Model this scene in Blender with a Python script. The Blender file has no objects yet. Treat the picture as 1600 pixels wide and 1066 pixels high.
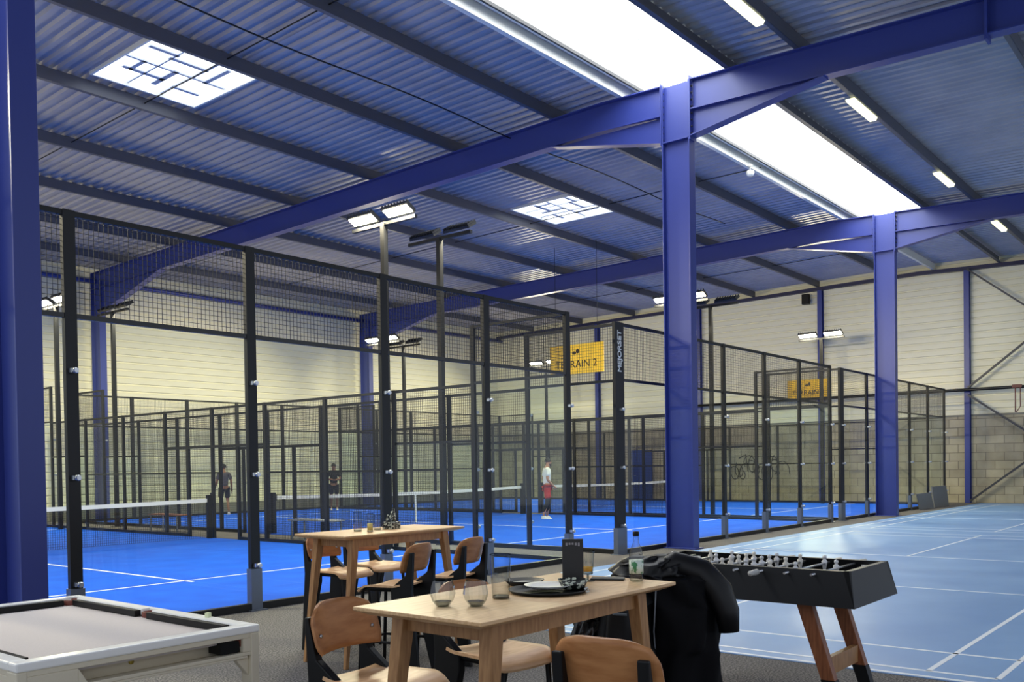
import bpy, math, random
from mathutils import Vector, Matrix, Euler
random.seed(7)
PI = math.pi
S = bpy.context.scene
COL = S.collection

# ------------------------------------------------------------------ helpers
def lin(c):
    c = c / 255.0
    return c / 12.92 if c <= 0.04045 else ((c + 0.055) / 1.055) ** 2.4
def rgb(r, g, b): return (lin(r), lin(g), lin(b), 1.0)

def mat(name, col, rough=0.5, metal=0.0, spec=0.5, noise=None, bump=None, coat=0.0):
    m = bpy.data.materials.new(name); m.use_nodes = True
    nt = m.node_tree; b = nt.nodes['Principled BSDF']
    b.inputs['Base Color'].default_value = col
    b.inputs['Roughness'].default_value = rough
    b.inputs['Metallic'].default_value = metal
    b.inputs['Specular IOR Level'].default_value = spec
    b.inputs['Coat Weight'].default_value = coat
    tc = nt.nodes.new('ShaderNodeTexCoord')
    if noise:      # (scale, colour2, detail, lo, hi, stretch)
        sc, c2, det, lo, hi, st = noise
        mp = nt.nodes.new('ShaderNodeMapping'); mp.inputs['Scale'].default_value = st
        n = nt.nodes.new('ShaderNodeTexNoise'); n.inputs['Scale'].default_value = sc; n.inputs['Detail'].default_value = det
        r = nt.nodes.new('ShaderNodeValToRGB')
        r.color_ramp.elements[0].position = lo; r.color_ramp.elements[1].position = hi
        r.color_ramp.elements[0].color = col; r.color_ramp.elements[1].color = c2
        nt.links.new(tc.outputs['Object'], mp.inputs['Vector']); nt.links.new(mp.outputs[0], n.inputs['Vector'])
        nt.links.new(n.outputs['Fac'], r.inputs['Fac']); nt.links.new(r.outputs['Color'], b.inputs['Base Color'])
    if bump:       # (scale, strength)
        n2 = nt.nodes.new('ShaderNodeTexNoise'); n2.inputs['Scale'].default_value = bump[0]; n2.inputs['Detail'].default_value = 3
        bp = nt.nodes.new('ShaderNodeBump'); bp.inputs['Strength'].default_value = bump[1]
        nt.links.new(tc.outputs['Object'], n2.inputs['Vector'])
        nt.links.new(n2.outputs['Fac'], bp.inputs['Height']); nt.links.new(bp.outputs['Normal'], b.inputs['Normal'])
    return m

def emis(name, col, s):
    m = bpy.data.materials.new(name); m.use_nodes = True
    nt = m.node_tree; nt.nodes.remove(nt.nodes['Principled BSDF'])
    e = nt.nodes.new('ShaderNodeEmission'); e.inputs['Color'].default_value = col; e.inputs['Strength'].default_value = s
    nt.links.new(e.outputs[0], nt.nodes['Material Output'].inputs['Surface'])
    return m

def glass_mat(name, tint, refl=1.0, rough=0.02):
    m = bpy.data.materials.new(name); m.use_nodes = True
    nt = m.node_tree; nt.nodes.remove(nt.nodes['Principled BSDF'])
    t = nt.nodes.new('ShaderNodeBsdfTransparent'); t.inputs['Color'].default_value = tint
    g = nt.nodes.new('ShaderNodeBsdfGlossy'); g.inputs['Roughness'].default_value = rough
    f = nt.nodes.new('ShaderNodeFresnel'); f.inputs['IOR'].default_value = 1.4
    mu = nt.nodes.new('ShaderNodeMath'); mu.operation = 'MULTIPLY'; mu.inputs[1].default_value = refl
    mx = nt.nodes.new('ShaderNodeMixShader')
    ge = nt.nodes.new('ShaderNodeNewGeometry'); inv = nt.nodes.new('ShaderNodeMath'); inv.operation = 'SUBTRACT'; inv.inputs[0].default_value = refl
    nt.links.new(ge.outputs['Backfacing'], inv.inputs[1]); nt.links.new(inv.outputs[0], mu.inputs[1]); mu.use_clamp = True
    nt.links.new(f.outputs[0], mu.inputs[0]); nt.links.new(mu.outputs[0], mx.inputs[0])
    nt.links.new(t.outputs[0], mx.inputs[1]); nt.links.new(g.outputs[0], mx.inputs[2])
    nt.links.new(mx.outputs[0], nt.nodes['Material Output'].inputs['Surface'])
    return m

class MB:
    def __init__(s): s.v = []; s.f = []; s.sm = []
    def add(s, vs, fs, smooth=False):
        o = len(s.v); s.v += [tuple(v) for v in vs]
        for f in fs: s.f.append([i + o for i in f]); s.sm.append(smooth)
        return s
    def box(s, x0, x1, y0, y1, z0, z1):
        v = [(x, y, z) for z in (z0, z1) for y in (y0, y1) for x in (x0, x1)]
        return s.add(v, [(0, 2, 3, 1), (4, 5, 7, 6), (0, 1, 5, 4), (2, 6, 7, 3), (0, 4, 6, 2), (1, 3, 7, 5)])
    def frustum(s, b, t):   # b,t : (x0,x1,y0,y1,z)
        v = [(x, y, q[4]) for q in (b, t) for y in (q[2], q[3]) for x in (q[0], q[1])]
        return s.add(v, [(0, 2, 3, 1), (4, 5, 7, 6), (0, 1, 5, 4), (2, 6, 7, 3), (0, 4, 6, 2), (1, 3, 7, 5)])
    def prism(s, poly, axis, a0, a1, smooth=False):  # poly of 2D pts extruded along axis 0/1/2
        def P(p, a):
            q = list(p); q.insert(axis, a); return q
        n = len(poly)
        v = [P(p, a0) for p in poly] + [P(p, a1) for p in poly]
        f = [list(range(n))[::-1], list(range(n, 2 * n))]
        s.add(v, f)
        o = len(s.v) - 2 * n
        for i in range(n):
            j = (i + 1) % n; s.f.append([o + i, o + j, o + n + j, o + n + i]); s.sm.append(smooth)
        return s
    def tube(s, pts, r, seg=8, close=False, caps=True, smooth=True):
        pts = [Vector(p) for p in pts]; n = len(pts)
        rs = r if isinstance(r, (list, tuple)) else [r] * n
        rings = []
        up = None
        for i, p in enumerate(pts):
            if close: d = pts[(i + 1) % n] - pts[i - 1]
            else: d = pts[min(i + 1, n - 1)] - pts[max(i - 1, 0)]
            d.normalize()
            if up is None:
                up = Vector((0, 0, 1)) if abs(d.z) < 0.9 else Vector((1, 0, 0))
            a = d.cross(up)
            if a.length < 1e-4: a = d.cross(Vector((0, 1, 0)))
            a.normalize(); b = a.cross(d).normalized(); up = b
            rings.append([p + (a * math.cos(2 * PI * k / seg) + b * math.sin(2 * PI * k / seg)) * rs[i] for k in range(seg)])
        vs = [v for R in rings for v in R]; fs = []
        m = n if close else n - 1
        for i in range(m):
            for k in range(seg):
                i2 = (i + 1) % n; k2 = (k + 1) % seg
                fs.append((i * seg + k, i * seg + k2, i2 * seg + k2, i2 * seg + k))
        s.add(vs, fs, smooth)
        if caps and not close:
            o = len(s.v) - len(vs)
            s.f.append([o + k for k in range(seg)][::-1]); s.sm.append(False)
            s.f.append([o + (n - 1) * seg + k for k in range(seg)]); s.sm.append(False)
        return s
    def bar(s, a, b, w, h=None):   # square bar between two points
        h = h or w; a = Vector(a); b = Vector(b); d = (b - a).normalized()
        up = Vector((0, 0, 1)) if abs(d.z) < 0.95 else Vector((0, 1, 0))
        r = d.cross(up).normalized() * w / 2; u = r.cross(d).normalized() * h / 2
        v = [p + i * r + j * u for p in (a, b) for i, j in ((-1, -1), (1, -1), (1, 1), (-1, 1))]
        return s.add(v, [(0, 1, 2, 3), (7, 6, 5, 4), (0, 4, 5, 1), (1, 5, 6, 2), (2, 6, 7, 3), (3, 7, 4, 0)])
    def wire(s, a, b, w):   # open-ended square wire
        a = Vector(a); b = Vector(b); d = (b - a).normalized()
        up = Vector((0, 0, 1)) if abs(d.z) < 0.95 else Vector((0, 1, 0))
        r = d.cross(up).normalized() * w / 2; u = r.cross(d).normalized() * w / 2
        v = [p + i * r + j * u for p in (a, b) for i, j in ((-1, -1), (1, -1), (1, 1), (-1, 1))]
        return s.add(v, [(0, 4, 5, 1), (1, 5, 6, 2), (2, 6, 7, 3), (3, 7, 4, 0)])
    def lathe(s, prof, seg=24, c=(0, 0, 0), axis='z'):
        vs = []; fs = []
        for r, z in prof:
            for k in range(seg):
                a = 2 * PI * k / seg; p = (r * math.cos(a), r * math.sin(a), z)
                if axis == 'x': p = (z, p[0], p[1])
                if axis == 'y': p = (p[0], z, p[1])
                vs.append((c[0] + p[0], c[1] + p[1], c[2] + p[2]))
        for i in range(len(prof) - 1):
            for k in range(seg):
                k2 = (k + 1) % seg; fs.append((i * seg + k, i * seg + k2, (i + 1) * seg + k2, (i + 1) * seg + k))
        s.add(vs, fs, True)
        o = len(s.v) - len(vs)
        if prof[0][0] > 1e-4: s.f.append([o + k for k in range(seg)][::-1]); s.sm.append(False)
        if prof[-1][0] > 1e-4: s.f.append([o + (len(prof) - 1) * seg + k for k in range(seg)]); s.sm.append(False)
        return s
    def grid(s, fn, nu, nv, t=None, smooth=True):   # fn(u,v)->point ; t thickness along normal (solid)
        P = [[Vector(fn(i / nu, j / nv)) for j in range(nv + 1)] for i in range(nu + 1)]
        vs = [P[i][j] for i in range(nu + 1) for j in range(nv + 1)]; W = nv + 1
        fs = [(i * W + j, (i + 1) * W + j, (i + 1) * W + j + 1, i * W + j + 1) for i in range(nu) for j in range(nv)]
        if not t: return s.add(vs, fs, smooth)
        N = []
        for i in range(nu + 1):
            for j in range(nv + 1):
                du = P[min(i + 1, nu)][j] - P[max(i - 1, 0)][j]; dv = P[i][min(j + 1, nv)] - P[i][max(j - 1, 0)]
                N.append(du.cross(dv).normalized())
        k = len(vs); vs2 = vs + [v - N[q] * t for q, v in enumerate(vs)]
        fs2 = fs + [tuple(a + k for a in f[::-1]) for f in fs]
        s.add(vs2, fs2, smooth); o = len(s.v) - 2 * k
        edge = [i * W for i in range(nu + 1)] + [nu * W + j for j in range(1, nv + 1)] + [i * W + nv for i in range(nu - 1, -1, -1)] + [j for j in range(nv - 1, 0, -1)]
        for q in range(len(edge)):
            a, b = edge[q], edge[(q + 1) % len(edge)]
            s.f.append([o + b, o + a, o + a + k, o + b + k]); s.sm.append(False)
        return s
    def build(s, name, m, parent=None, loc=None, rz=0, bevel=0, **kw):
        me = bpy.data.meshes.new(name); me.from_pydata(s.v, [], s.f)
        me.materials.append(m); me.polygons.foreach_set('use_smooth', s.sm); me.update()
        o = bpy.data.objects.new(name, me); COL.objects.link(o)
        if loc: o.location = loc
        o.rotation_euler.z = rz
        if parent: o.parent = parent
        if bevel:
            b = o.modifiers.new('bevel', 'BEVEL'); b.width = bevel; b.segments = 2; b.limit_method = 'ANGLE'; b.angle_limit = 0.7
        if kw: tag(o, **kw)
        return o

def tag(o, label=None, cat=None, group=None, kind=None):
    if label: o['label'] = label
    if cat: o['category'] = cat
    if group: o['group'] = group
    if kind: o['kind'] = kind
    return o
def empty(name, loc=(0, 0, 0), rz=0, label=None, cat=None, group=None, kind=None):
    o = bpy.data.objects.new(name, None); COL.objects.link(o); o.empty_display_size = 0.1
    o.location = loc; o.rotation_euler.z = rz
    return tag(o, label, cat, group, kind)
KIDS = {}
def copy_tree(o, parent=None):
    c = o.copy(); COL.objects.link(c)
    if parent: c.parent = parent
    for ch in list(o.children): copy_tree(ch, c)
    return c
def text_mesh(txt, size, m, parent, mtx, name='lettering', depth=0.002, bold=0.0):
    cu = bpy.data.curves.new(name, 'FONT'); cu.body = txt; cu.size = size; cu.extrude = depth; cu.offset = bold
    cu.align_x = 'CENTER'; cu.align_y = 'CENTER'
    t = bpy.data.objects.new('t', cu); COL.objects.link(t)
    bpy.context.view_layer.update()
    me = bpy.data.meshes.new_from_object(t.evaluated_get(bpy.context.evaluated_depsgraph_get()))
    bpy.data.objects.remove(t); me.materials.clear(); me.materials.append(m)
    me.transform(mtx)
    o = bpy.data.objects.new(name, me); COL.objects.link(o)
    if parent: o.parent = parent
    return o

# ------------------------------------------------------------------ camera
cam = bpy.data.cameras.new('camera'); co = bpy.data.objects.new('camera', cam); COL.objects.link(co)
H, YAW, PIT, ROL, FPX, CY = 1.5445, 0.6871, -0.0174, -0.0149, 1444.1, 754.34
c_, s_ = math.cos(YAW), math.sin(YAW)
F = Vector((c_ * math.cos(PIT), s_ * math.cos(PIT), math.sin(PIT))); R = Vector((s_, -c_, 0)); U = R.cross(F)
R2 = R * math.cos(ROL) + U * math.sin(ROL); U2 = -R * math.sin(ROL) + U * math.cos(ROL)
M = Matrix.Identity(4)
for i in range(3): M[i][0] = R2[i]; M[i][1] = U2[i]; M[i][2] = -F[i]
M.translation = (0, 0, H); co.matrix_world = M
cam.sensor_width = 36; cam.lens = FPX / 1600 * 36; cam.shift_y = (CY - 533) / 1600; cam.clip_end = 200; cam.clip_start = 0.05
S.camera = co
S.view_settings.view_transform = 'Standard'; S.view_settings.look = 'None'; S.view_settings.gamma = 1
S.view_settings.exposure = 1.0; S.view_settings.use_curve_mapping = False
S.cycles.transparent_max_bounces = 64; S.cycles.max_bounces = 7; S.cycles.diffuse_bounces = 4
S.cycles.caustics_reflective = False; S.cycles.caustics_refractive = False
S.cycles.sample_clamp_indirect = 6.0
w = bpy.data.worlds.new('world'); S.world = w; w.use_nodes = True
w.node_tree.nodes['Background'].inputs[0].default_value = (0.78, 0.86, 1.0, 1); w.node_tree.nodes['Background'].inputs[1].default_value = 0.42

# ------------------------------------------------------------------ materials
BLUE = mat('blue_steel_paint', rgb(48, 61, 136), 0.38, 0, 0.5)
GALV = mat('purlin_steel', rgb(92, 93, 102), 0.45, 0.25, 0.5)
SHEET = mat('roof_sheet_steel', rgb(182, 178, 182), 0.36, 0.3, 0.5, noise=(1.3, rgb(162, 160, 168), 2, .3, .7, (1, 1, 1)))
CLAD = mat('cream_cladding', rgb(236, 231, 206), 0.45, 0, 0.4)
CARPET = mat('grey_carpet', rgb(84, 82, 83), 0.95, 0, 0.1, noise=(70, rgb(140, 136, 132), 4, .42, .62, (1, 1, 1)), bump=(160, .5))
HALL = mat('hall_floor_vinyl', rgb(108, 150, 204), 0.4, 0, 0.5, noise=(1.1, rgb(126, 166, 214), 3, .3, .7, (1, 1, 1)))
LINE = mat('white_line_paint', rgb(232, 238, 245), 0.5)
TURF = mat('blue_court_turf', rgb(3, 82, 208), 0.85, 0, 0.2, noise=(2.0, rgb(6, 96, 222), 4, .3, .7, (1, 1, 1)), bump=(300, .3))
TURF2 = LINE
BLACK = mat('black_powder_coat', rgb(13, 14, 17), 0.42, 0, 0.4)
RAILM = mat('glossy_black_rail', rgb(20, 21, 24), 0.22, 0.2, 0.6)
WIRE = mat('black_wire', rgb(30, 32, 36), 0.4, 0.3, 0.5)
SLEEVE = mat('galvanised_sleeve', rgb(110, 118, 132), 0.4, 0.6)
STEEL = mat('bright_steel', rgb(200, 203, 208), 0.28, 0.9)
GLASS = glass_mat('court_glass', (0.95, 0.975, 0.965, 1), 0.9)
WHITE = mat('white_paint', rgb(228, 228, 222), 0.35)
NETM = mat('net_cord', rgb(24, 28, 34), 0.9)
OAK = mat('oak_top', rgb(226, 188, 142), 0.42, 0, 0.4, noise=(3.0, rgb(204, 162, 114), 6, .35, .68, (2, 22, 22)))
OAKD = mat('oak_frame', rgb(176, 132, 86), 0.5, 0, 0.4, noise=(4.0, rgb(146, 104, 64), 5, .35, .7, (14, 14, 2)))
PLY = mat('chair_plywood', rgb(192, 134, 84), 0.42, 0, 0.4, noise=(2.5, rgb(166, 108, 62), 5, .35, .7, (3, 14, 14)))
SEATM = mat('chair_seat_plywood', rgb(226, 184, 140), 0.42, 0, 0.4, noise=(2.5, rgb(206, 160, 114), 5, .35, .7, (3, 14, 14)))
BLK = mat('black_steel', rgb(8, 9, 11), 0.5, 0, .3)
LAMPB = mat('lamp_housing', rgb(26, 27, 30), 0.4)
LENS = emis('floodlight_lens', (1.0, 0.90, 0.62, 1), 370)
SKYP = emis('skylight_pane_lit', (0.93, 0.97, 1.0, 1), 4.2)
SKY2 = emis('small_skylight_pane_lit', (0.86, 0.93, 1.0, 1), 1.5)
TUBE = emis('fluorescent_diffuser', (1.0, 0.98, 0.5, 1), 1.7)
YEL = mat('yellow_sign_panel', rgb(255, 204, 30), 0.4)

# ------------------------------------------------------------------ setting: floor
MB().box(-5, 36.2, -5, 30.6, -0.1, 0.0).build('floor', CARPET, kind='structure')
MB().box(6.88, 35.9, -5, 7.9, 0.0, 0.006).build('floor_hall', HALL, kind='structure')
ln = MB(); zl = 0.0065; lw = 0.04
def hl(x0, x1, y0, y1): ln.box(x0, x1, y0, y1, 0.006, 0.0085)
for (bx, by) in ((7.11, 1.47), (21.6, 1.47)):
    ex = bx + 13.4; ey = by + 6.1
    for y in (by, by + .46, ey - .46, ey): hl(bx, ex, y - lw / 2, y + lw / 2)
    for x in (bx, bx + .76, bx + 4.60, ex - 5.0, ex - .76, ex): hl(x - lw / 2, x + lw / 2, by, ey)
    hl(bx, bx + 4.60, by + 3.03, by + 3.07); hl(ex - 5.0, ex, by + 3.03, by + 3.07)
hl(6.9, 6.94, -5, 7.85)
for (bx) in (7.11, 21.6):
    for y in (-4.9, .9, .44): hl(bx, bx + 13.4, y - lw / 2, y + lw / 2)
    for x in (bx, bx + .76, bx + 4.6, bx + 8.4, bx + 12.64, bx + 13.4): hl(x - lw / 2, x + lw / 2, -4.9, .9)
ln.build('floor_markings', LINE, kind='structure')

# ------------------------------------------------------------------ roof
def zr(y): return 8.5 - (0.018 * (y - 10) if y > 10 else 0.03 * (10 - y))
X0R, X1R = -4.875, 36.125
def sheet(mb, xa, xb, ya, yb):
    x = xa
    while x < xb - 1e-6:
        prof = [(0, 0.0), (0.09, 0.0), (0.125, 0.045), (0.215, 0.045), (0.25, 0.0)]
        pts = [(x + p, z) for p, z in prof if x + p <= xb + 1e-6]
        o = len(mb.v)
        for px, pz in pts:
            for y in (ya, yb): mb.v.append((px, y, zr(y) + 0.23 + pz))
        for i in range(len(pts) - 1):
            mb.f.append([o + 2 * i, o + 2 * i + 2, o + 2 * i + 3, o + 2 * i + 1]); mb.sm.append(False)
        x += 0.25
ya, yb = 14.1, 16.15
SK = [(8.125, 10.125), (19.875, 21.875), (31.625, 33.625)]
mb = MB(); sheet(mb, X0R, X1R, -5, 7.4); sheet(mb, X0R, X1R, 9.35, 10.0); sheet(mb, X0R, X1R, 10.0, ya); sheet(mb, X0R, X1R, yb, 30.5)
sheet(mb, X0R, SK[0][0], ya, yb); sheet(mb, SK[0][1], SK[1][0], ya, yb); sheet(mb, SK[1][1], X1R, ya, yb)
sheet(mb, 30.875, X1R, 7.4, 9.35)
mb.build('ceiling', SHEET, kind='structure')
# small skylights: pale glazed hatches with an inner grid of bars and patches of shade net
for i, (a, b) in enumerate(SK[:2]):
    z = zr(15) + 0.30
    fr = MB()
    for (x0, x1, y0, y1) in ((a - .04, a, ya - .04, yb + .04), (b, b + .04, ya - .04, yb + .04), (a, b, ya - .04, ya), (a, b, yb, yb + .04)):
        fr.box(x0, x1, y0, y1, z - 0.10, z + 0.02)
    f = fr.build('window_%d' % (i + 1), WHITE, kind='structure')
    MB().box(a, b, ya, yb, z, z + 0.02).build('pane', SKY2, f)
    g = MB()
    W = b - a; L = yb - ya
    for (u0, v0, u1, v1, t) in ((.02, .5, .98, .5, .05), (.33, 0, .33, 1, .03), (.66, 0, .66, 1, .05), (.33, .28, .66, .28, .09), (.15, .72, .5, .72, .10), (.5, .5, .5, .85, .10), (.8, .15, .8, .5, .09), (.1, .2, .33, .2, .09), (.66, .8, .9, .8, .08), (.2, .5, .2, .72, .08)):
        p = (a + W * u0, ya + L * v0); q = (a + W * u1, ya + L * v1)
        g.box(min(p[0], q[0]) - t / 2, max(p[0], q[0]) + t / 2, min(p[1], q[1]) - t / 2, max(p[1], q[1]) + t / 2, z - 0.035, z - 0.01)
    g.build('glazing_bar', mat('skylight_bar', rgb(186, 192, 204), .5), f)
# barrel skylight strip
XE = 30.75
cb = MB()
cb.box(X0R, XE, 9.30, 9.36, zr(9.3) + .18, zr(9.3) + .62).box(X0R, XE, 7.36, 7.42, zr(7.4) + .18, zr(7.4) + .62).box(XE, XE + .05, 7.36, 9.36, zr(8) + .18, zr(8) + .9)
f = cb.build('window_3', WHITE, kind='structure')
pm = MB()
def arc(x, t): 
    a = PI * (0.12 + 0.76 * t); r = 1.0 / math.sin(PI * .38) / 1.0
    return (x, 8.36 + 1.02 * math.cos(a) / math.cos(PI * .12), zr(8.4) + .60 + .38 * (math.sin(a) - math.sin(PI * .12)))
pm.grid(lambda u, v: arc(X0R + u * (XE - X0R), v), 4, 12)
pm.build('pane', SKYP, f)
rb = MB(); x = X0R + .5
while x < XE:
    rb.tube([(p[0], p[1], p[2] - .03) for p in (arc(x, t / 10) for t in range(11))], .012, 5)
    x += 1.05
rb.build('glazing_bar', mat('skylight_rib', rgb(190, 195, 200), .5), f)
# purlins, galvanised C sections on top of the frames
pur = [28.0, 25.1, 22.2, 19.35, 16.42, 13.72, 11.05, 6.0, 3.2, .4, -2.4]
for k, y in enumerate(pur):
    m_ = MB(); z = zr(y)
    m_.box(X0R, 36.0, y - .006, y + .006, z, z + .22); m_.box(X0R, 36.0, y, y + .08, z, z + .010); m_.box(X0R, 36.0, y, y + .08, z + .21, z + .22)
    m_.box(X0R, 36.0, y + .08, y + .086, z, z + .03)
    m_.build('roof_purlin', GALV, kind='structure')
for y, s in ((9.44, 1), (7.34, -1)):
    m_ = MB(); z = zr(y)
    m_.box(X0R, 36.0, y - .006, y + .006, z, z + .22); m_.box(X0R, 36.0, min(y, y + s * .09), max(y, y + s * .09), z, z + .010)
    m_.build('roof_purlin', GALV if s < 0 else WHITE, kind='structure')  # far skylight-edge purlin is white: the skylight's glare on its web, put into colour
m_ = MB().box(X0R, XE, 9.22, 9.26, zr(9.2) + .14, zr(9.2) + .20); m_.build('roof_trimmer', BLACK, kind='structure')
# sag rods between purlins at mid bay
for x in (9.25, 21.0, 31.5):
    m_ = MB()
    m_.tube([(x, 9.4, zr(9.4) + .12), (x, 11.05, zr(11) + .12), (x, 13.72, zr(13.7) + .12), (x, 16.42, zr(16.4) + .12), (x, 22.2, zr(22) + .12), (x, 28, zr(28) + .12)], .012, 6)
    m_.build('roof_sag_rod', BLACK, kind='structure')
# long cable slung under the purlins
pts = [(X0R + i * .5, 12.35 - .025 * (X0R + i * .5 - 7.0) * .5, 8.42 - 0.03 * math.sin(i * .5)) for i in range(60)]
MB().tube(pts, .014, 6).build('overhead_cable', BLACK, label='thin black cable slung along the roof between two purlins', cat='cable')

# ------------------------------------------------------------------ portal frames
def frame(x, label):
    r = empty('portal_frame', (x, 8.32, 0), 0, label, 'steel frame', 'blue portal frames carrying the roof')
    xo = 0; Y = lambda y: y - 8.32
    fw = .11
    # middle column: H section, web across the hall
    c = MB(); c.box(-.008, .008, Y(8.06), Y(8.58), 0, zr(8.3)); c.box(-fw, fw, Y(8.04), Y(8.062), 0.02, zr(8.0)); c.box(-fw, fw, Y(8.578), Y(8.60), 0.02, zr(8.6))
    c.box(-fw, fw, Y(8.04), Y(8.6), 7.40, 7.42); c.box(-.16, .16, Y(7.98), Y(8.66), 0, .02)
    c.build('column', BLUE, r, bevel=.004)
    # end plates
    for yy in (8.015, 8.602):
        e = MB(); e.box(-fw - .01, fw + .01, Y(yy), Y(yy + .022), 7.36, zr(8.3) + .04)
        ep = e.build('end_plate', BLUE, r)
        b = MB()
        sg = -1 if yy < 8.3 else 1
        for z in [7.47 + .12 * k for k in range(9)]:
            for xx in (-.07, .07):
                y_ = Y(yy) if sg < 0 else Y(yy + .022)
                b.lathe([(.018, min(0, sg * .025)), (.018, max(0, sg * .025))], 6, (xx, y_, z), 'y')
                y2 = Y(yy + .022) if sg < 0 else Y(yy)
                b.lathe([(.018, min(0, -sg * .025)), (.018, max(0, -sg * .025))], 6, (xx, y2, z), 'y')
        b.build('bolts', BLACK, ep)['kind'] = 'stuff'
    def rafter(ys, name):
        m = MB(); d = .55
        top = [(Y(y), zr(y)) for y in ys]; bot = [(Y(y), zr(y) - d) for y in ys]
        m.prism(top + bot[::-1], 0, -.006, .006)
        m.prism([(a, b + .0) for a, b in top] + [(a, b - .02) for a, b in top[::-1]], 0, -fw, fw)
        m.prism([(a, b + .02) for a, b in bot] + [(a, b) for a, b in bot[::-1]], 0, -fw, fw)
        m.build(name, BLUE, r)
    rafter([8.63, 10, 30.1], 'rafter'); rafter([-5, 8.01], 'rafter')
    def haunch(ya, yb, za, name='haunch'):   # ya at column, yb tip
        m = MB(); t = [(Y(ya), zr(ya) - .55), (Y(yb), zr(yb) - .55), (Y(ya), za)]
        if ya > yb: t = t[::-1]
        m.prism(t, 0, -.006, .006)
        m.prism([(Y(ya), za), (Y(yb), zr(yb) - .56), (Y(yb), zr(yb) - .54), (Y(ya), za + .02)], 0, -fw, fw)
        m.build(name, BLUE, r)
    haunch(8.62, 11.1, 7.42); haunch(8.02, 5.6, 7.42); haunch(29.62, 25.9, 6.75)
    m = MB(); m.box(-fw - .02, fw + .02, Y(3.18), Y(3.22), zr(3.2) - .62, zr(3.2) + .04); m.build('splice_plate', BLUE, r)
    c = MB(); c.box(-.008, .008, Y(29.64), Y(30.16), 0, zr(30)); c.box(-fw, fw, Y(29.62), Y(29.642), 0, zr(30) - .3); c.box(-fw, fw, Y(30.158), Y(30.18), 0, zr(30))
    c.build('column', BLUE, r)
frame(3.45, 'nearest blue steel portal frame, its column standing at the left edge of the view')
frame(15.05, 'middle blue steel portal frame, its column standing behind the football table')
frame(26.75, 'farthest blue steel portal frame with a column beside the far padel court')
# eaves tube between the frames at the far side wall
MB().tube([(X0R, 30.0, 7.86), (35.9, 30.0, 7.86)], .07, 8).build('eaves_tube', BLUE, kind='structure')

# ------------------------------------------------------------------ walls
def brick_mat():
    m = mat('concrete_block', rgb(160, 152, 134), 0.9, 0, .2); nt = m.node_tree; b = nt.nodes['Principled BSDF']
    tc = nt.nodes['Texture Coordinate']
    sx = nt.nodes.new('ShaderNodeSeparateXYZ'); cx = nt.nodes.new('ShaderNodeCombineXYZ')
    br = nt.nodes.new('ShaderNodeTexBrick'); br.inputs['Scale'].default_value = 1
    br.inputs['Brick Width'].default_value = .6; br.inputs['Row Height'].default_value = .3; br.inputs['Mortar Size'].default_value = .012
    br.inputs['Color1'].default_value = rgb(196, 186, 160); br.inputs['Color2'].default_value = rgb(176, 166, 144); br.inputs['Mortar'].default_value = rgb(138, 130, 114)
    n = nt.nodes.new('ShaderNodeTexNoise'); n.inputs['Scale'].default_value = 1.7; n.inputs['Detail'].default_value = 6
    mx = nt.nodes.new('ShaderNodeMixRGB'); mx.blend_type = 'MULTIPLY'; mx.inputs[0].default_value = .35
    rp = nt.nodes.new('ShaderNodeValToRGB'); rp.color_ramp.elements[0].position = .35; rp.color_ramp.elements[0].color = (.45, .43, .40, 1); rp.color_ramp.elements[1].position = .62
    nt.links.new(tc.outputs['Object'], sx.inputs[0]); nt.links.new(sx.outputs['Y'], cx.inputs[0]); nt.links.new(sx.outputs['Z'], cx.inputs[1])
    nt.links.new(cx.outputs[0], br.inputs['Vector']); nt.links.new(tc.outputs['Object'], n.inputs['Vector']); nt.links.new(n.outputs['Fac'], rp.inputs[0])
    nt.links.new(br.outputs['Color'], mx.inputs[1]); nt.links.new(rp.outputs[0], mx.inputs[2]); nt.links.new(mx.outputs[0], b.inputs['Base Color'])
    return m
BRICK = brick_mat()
MB().box(36.0, 36.25, -5, 30.6, 0, 3.12).build('wall_end', BRICK, kind='structure')
prof = []; z = 3.12
while z < 8.9:
    prof += [(0, z), (0, z + .17), (.045, z + .19), (.045, z + .23)]; z += .25
c = MB(); n = len(prof)
for y in (-5, 30.6): c.v += [(36.02 + p[0], y, p[1]) for p in prof]
for i in range(n - 1): c.f.append([i, i + 1, n + i + 1, n + i]); c.sm.append(False)
c.build('wall_end_cladding', CLAD, kind='structure')
prof = []; z = .35
while z < 8.5:
    prof += [(0, z), (0, z + .17), (.045, z + .19), (.045, z + .23)]; z += .25
c = MB(); n = len(prof)
for x in (X0R, 36.1): c.v += [(x, 30.4 + p[0], p[1]) for p in prof]
for i in range(n - 1): c.f.append([i, n + i, n + i + 1, i + 1]); c.sm.append(False)
c.build('wall_left', CLAD, kind='structure')
MB().box(X0R, 36.0, 30.36, 30.6, 0, .36).build('trim_1', mat('concrete_plinth', rgb(128, 126, 120), .9), kind='structure')
MB().box(35.98, 36.02, -5, 30.4, 3.1, 3.16).build('trim_2', mat('flashing', rgb(120, 118, 110), .5), kind='structure')
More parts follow.
